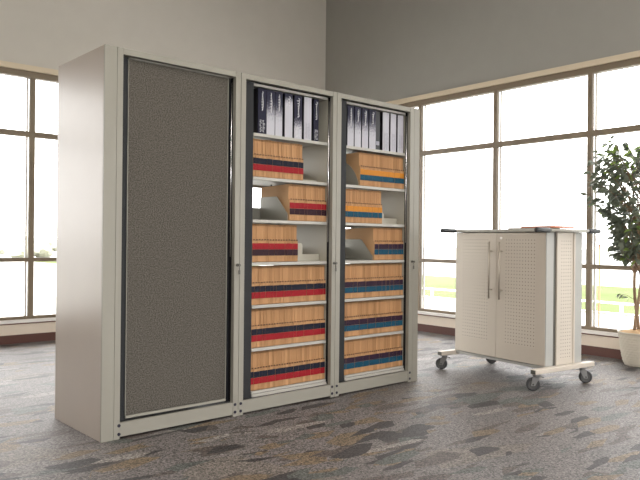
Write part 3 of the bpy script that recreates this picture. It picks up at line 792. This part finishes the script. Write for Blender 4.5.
for i in range(nb):
    zt = 0.92 + 1.0 * (i / (nb - 1)) ** 0.85
    a = i * 2.399 + rnd.uniform(-0.3, 0.3)
    R = crown_r(zt) * rnd.uniform(0.72, 1.0)
    tp = tops[i % 3]; zs = max(0.75, zt - 0.25 - 0.2 * rnd.random())
    s = min(tp, key=lambda q: abs(q[2] - min(zs, 1.5)))
    s = Vector(s); e = Vector((R * math.cos(a), R * math.sin(a), zt))
    lim = 0.155
    if e.x > lim: e.x = lim
    m_ = (s + e) / 2 + Vector((0, 0, 0.10))
    pts = [s * (1 - t) ** 2 + m_ * 2 * t * (1 - t) + e * t * t for t in [q / 9 for q in range(10)]]
    br_.tube(pts, [0.005 - 0.0036 * q / 9 for q in range(10)], 5)
    nl = 18
    for j in range(nl):
        t = 0.38 + 0.62 * j / (nl - 1)
        p = s * (1 - t) ** 2 + m_ * 2 * t * (1 - t) + e * t * t
        d = Vector((math.cos(a) * 0.7 + rnd.uniform(-0.9, 0.9), math.sin(a) * 0.7 + rnd.uniform(-0.9, 0.9), rnd.uniform(-0.9, 0.25)))
        if p.x > 0.10 and d.x > 0: d.x *= -1
        tgt = ly if (rnd.random() < 0.07 or (zt > 1.8 and rnd.random() < 0.4)) else lf  # lit-coloured leaves, more of them near the crown top
        add_leaf(tgt, p, d, rnd.uniform(0.062, 0.092))
# low sprig on the trunk
s = Vector(tops[0][5]); e = s + Vector((-0.02, 0.13, 0.05))
br_.tube([s, (s + e) / 2 + Vector((0, 0, 0.015)), e], [0.003, 0.002, 0.0015], 5)
for j in range(9):
    p = s.lerp(e, 0.35 + 0.65 * j / 8)
    add_leaf(ly if j % 3 == 0 else lf, p, Vector((rnd.uniform(-0.6, 0.2), rnd.uniform(-0.2, 1), rnd.uniform(-0.9, 0.2))), 0.05)
br_.build('branches', M['bark'], tree)
lf.build('foliage', M['leaf'], tree)
o = ly.build('lit_foliage', M['leaf_lit'], tree); o['label'] = 'yellow-green leaves with light painted into their colour'

# ------------------------------------------------------------------ outdoors
GZ = -1.0
def wp(px, F):           # ground direction: picture column -> point at forward distance F
    R = (px - 320) / 686.4 * F
    return Vector((F * math.cos(YAW) + R * math.sin(YAW), F * math.sin(YAW) - R * math.cos(YAW), 0))
b = MB(); b.box(-150, 200, -150, 200, GZ - 0.1, GZ); struct('ground', b, M['paving'])
# lawn beyond the path on the right
b = MB()
P = [(19.0, -60), (19.0, 60), (31.0, 60), (31.0, -60)]
vs = [b.bm.verts.new((x, y, GZ + z)) for (x, y), z in zip(P, (0.012, 0.012, 0.03, 0.03))]
vs2 = [b.bm.verts.new((x, y, GZ - 0.05)) for (x, y) in P]
b.bm.faces.new(vs); b.bm.faces.new(vs2[::-1])
for i in range(4): b.bm.faces.new((vs[i], vs2[i], vs2[(i + 1) % 4], vs[(i + 1) % 4]))
tag(b.build('lawn', M['grass']), 'pale green grass strip beyond the white railing outside', 'grass', kind='stuff')
# white railing outside
rail = empty('railing', (16.5, 0, GZ), 0, 'white metal railing outside the right-hand windows', 'railing')
b = MB(); b.box(-0.03, 0.03, -4, 20, 0.54, 0.58); b.box(-0.02, 0.02, -4, 20, 0.30, 0.32); b.build('rail', M['white_paint'], rail)
for k in range(17):
    y = -4 + k * 1.5; b = MB(); b.box(-0.03, 0.03, y - 0.03, y + 0.03, 0, 0.54); b.box(-0.05, 0.05, y - 0.05, y + 0.05, 0, 0.02); b.build('rail_post', M['white_paint'], rail)
b = MB(); b.cyl((0, 0, 0), (0, 0, 2.0), 0.010, n=10); b.cyl((0, 0, 2.0), (0, 0, 2.03), 0.013, 0.004, n=10)
b.build('garden_stake', M['orange_wood'], None, wp(599.7, 7.7) + Vector((0, 0, GZ)), 0, ('thin orange-brown stake standing outside behind the potted tree window', 'stake'))
# far trees, paled by painted haze, seen through the left windows
rnd = random.Random(5)
for i, (px, F, h, w) in enumerate([(-2, 76, 1.9, 1.2), (19, 60, 2.5, 1.7), (44, 64, 2.2, 2.0), (-24, 60, 2.8, 4)]):
    p = wp(px, F); b = MB()
    for k in range(9):
        c = Vector((rnd.uniform(-w / 2, w / 2), rnd.uniform(-w / 2, w / 2), h * rnd.uniform(0.3, 0.65))); r = h * rnd.uniform(0.22, 0.34)
        m4 = Matrix.Translation(c) @ Matrix.Diagonal((r * 1.4, r * 1.4, r, 1))
        res = bmesh.ops.create_icosphere(b.bm, subdivisions=2, radius=1, matrix=m4)
        for v in res['verts']: v.co += Vector((rnd.uniform(-1, 1), rnd.uniform(-1, 1), rnd.uniform(-1, 1))) * 0.12
    b.cyl((0, 0, 0), (0, 0, h * 0.5), 0.15, 0.1, n=8)
    names = ['low pale tree far outside at the left window edge', 'taller pale tree far outside, left of the left window post', 'wide pale tree far outside, right of the left window post', 'pale tree far outside beyond the left edge']
    if i < 3: b.build('distant_tree', M['far_tree'], None, p + Vector((0, 0, GZ)), 0, (names[i], 'tree', 'distant trees'))
    else: b.bm.free()

# ------------------------------------------------------------------ light
w = bpy.data.worlds.new('sky'); scene.world = w; w.use_nodes = True
nt = w.node_tree; bg = nt.nodes['Background']
bg.inputs['Color'].default_value = (1.0, 0.99, 0.975, 1)
tcw = nt.nodes.new('ShaderNodeTexCoord'); spw = nt.nodes.new('ShaderNodeSeparateXYZ'); nt.links.new(tcw.outputs['Generated'], spw.inputs[0])
mrw = nt.nodes.new('ShaderNodeMapRange'); mrw.interpolation_type = 'SMOOTHSTEP'
mrw.inputs['From Min'].default_value = 0.28; mrw.inputs['From Max'].default_value = 0.95; mrw.inputs['To Min'].default_value = 5.6; mrw.inputs['To Max'].default_value = 22.0
nt.links.new(spw.outputs['Z'], mrw.inputs['Value']); nt.links.new(mrw.outputs[0], bg.inputs['Strength'])
def portal(name, loc, rot, sx, sy):
    l = bpy.data.lights.new(name, 'AREA'); l.shape = 'RECTANGLE'; l.size = sx; l.size_y = sy
    l.cycles.is_portal = True
    o = bpy.data.objects.new(name, l); COL.objects.link(o); o.location = loc; o.rotation_euler = rot
portal('daylight_portal', ((X0 + WX) / 2, WY + 0.14, 1.45), (-PI / 2, 0, 0), WX - X0, 2.45)
portal('daylight_portal', (WX + 0.14, (Y0 + WY) / 2, 1.45), (-PI / 2, 0, -PI / 2), WY - Y0, 2.45)
portal('daylight_portal', ((X0 + WX) / 2, Y0 - 0.14, 1.45), (PI / 2, 0, 0), WX - X0, 2.45)  # portal for the added rear window band
def fill_lamp(loc, power, sx, sy, col):
    l = bpy.data.lights.new('fill_light', 'AREA'); l.shape = 'RECTANGLE'; l.size = sx; l.size_y = sy; l.energy = power; l.color = col
    o = bpy.data.objects.new('fill_light', l); COL.objects.link(o); o.location = loc
    return o
for x, y in ((-2.2, -1.5), (1.5, -1.5), (-2.2, 2.2), (1.5, 1.2), (4.3, -0.5)):  # added soft fill under the ceiling, out of view, no known fixtures
    fill_lamp((x, y, ZC - 0.03), 52, 1.2, 1.2, (1.0, 0.93, 0.86))

# ------------------------------------------------------------------ camera
cam = bpy.data.cameras.new('camera'); co = bpy.data.objects.new('camera', cam); COL.objects.link(co)
cam.sensor_width = 36; cam.lens = 686.395 / 640 * 36; cam.clip_end = 500
yaw, pitch, roll = YAW, 0.0007, 0.0100
Fw = Vector((math.cos(yaw) * math.cos(pitch), math.sin(yaw) * math.cos(pitch), math.sin(pitch)))
Rt = Vector((math.sin(yaw), -math.cos(yaw), 0)); Up = Rt.cross(Fw)
R2 = math.cos(roll) * Rt + math.sin(roll) * Up; U2 = -math.sin(roll) * Rt + math.cos(roll) * Up
mat = Matrix((R2, U2, -Fw)).transposed().to_4x4(); mat.translation = Vector((0, 0, CAM_H))
co.matrix_world = mat
scene.camera = co
vs = scene.view_settings
vs.view_transform = 'Standard'; vs.look = 'None'; vs.gamma = 1; vs.exposure = 0; vs.use_curve_mapping = False
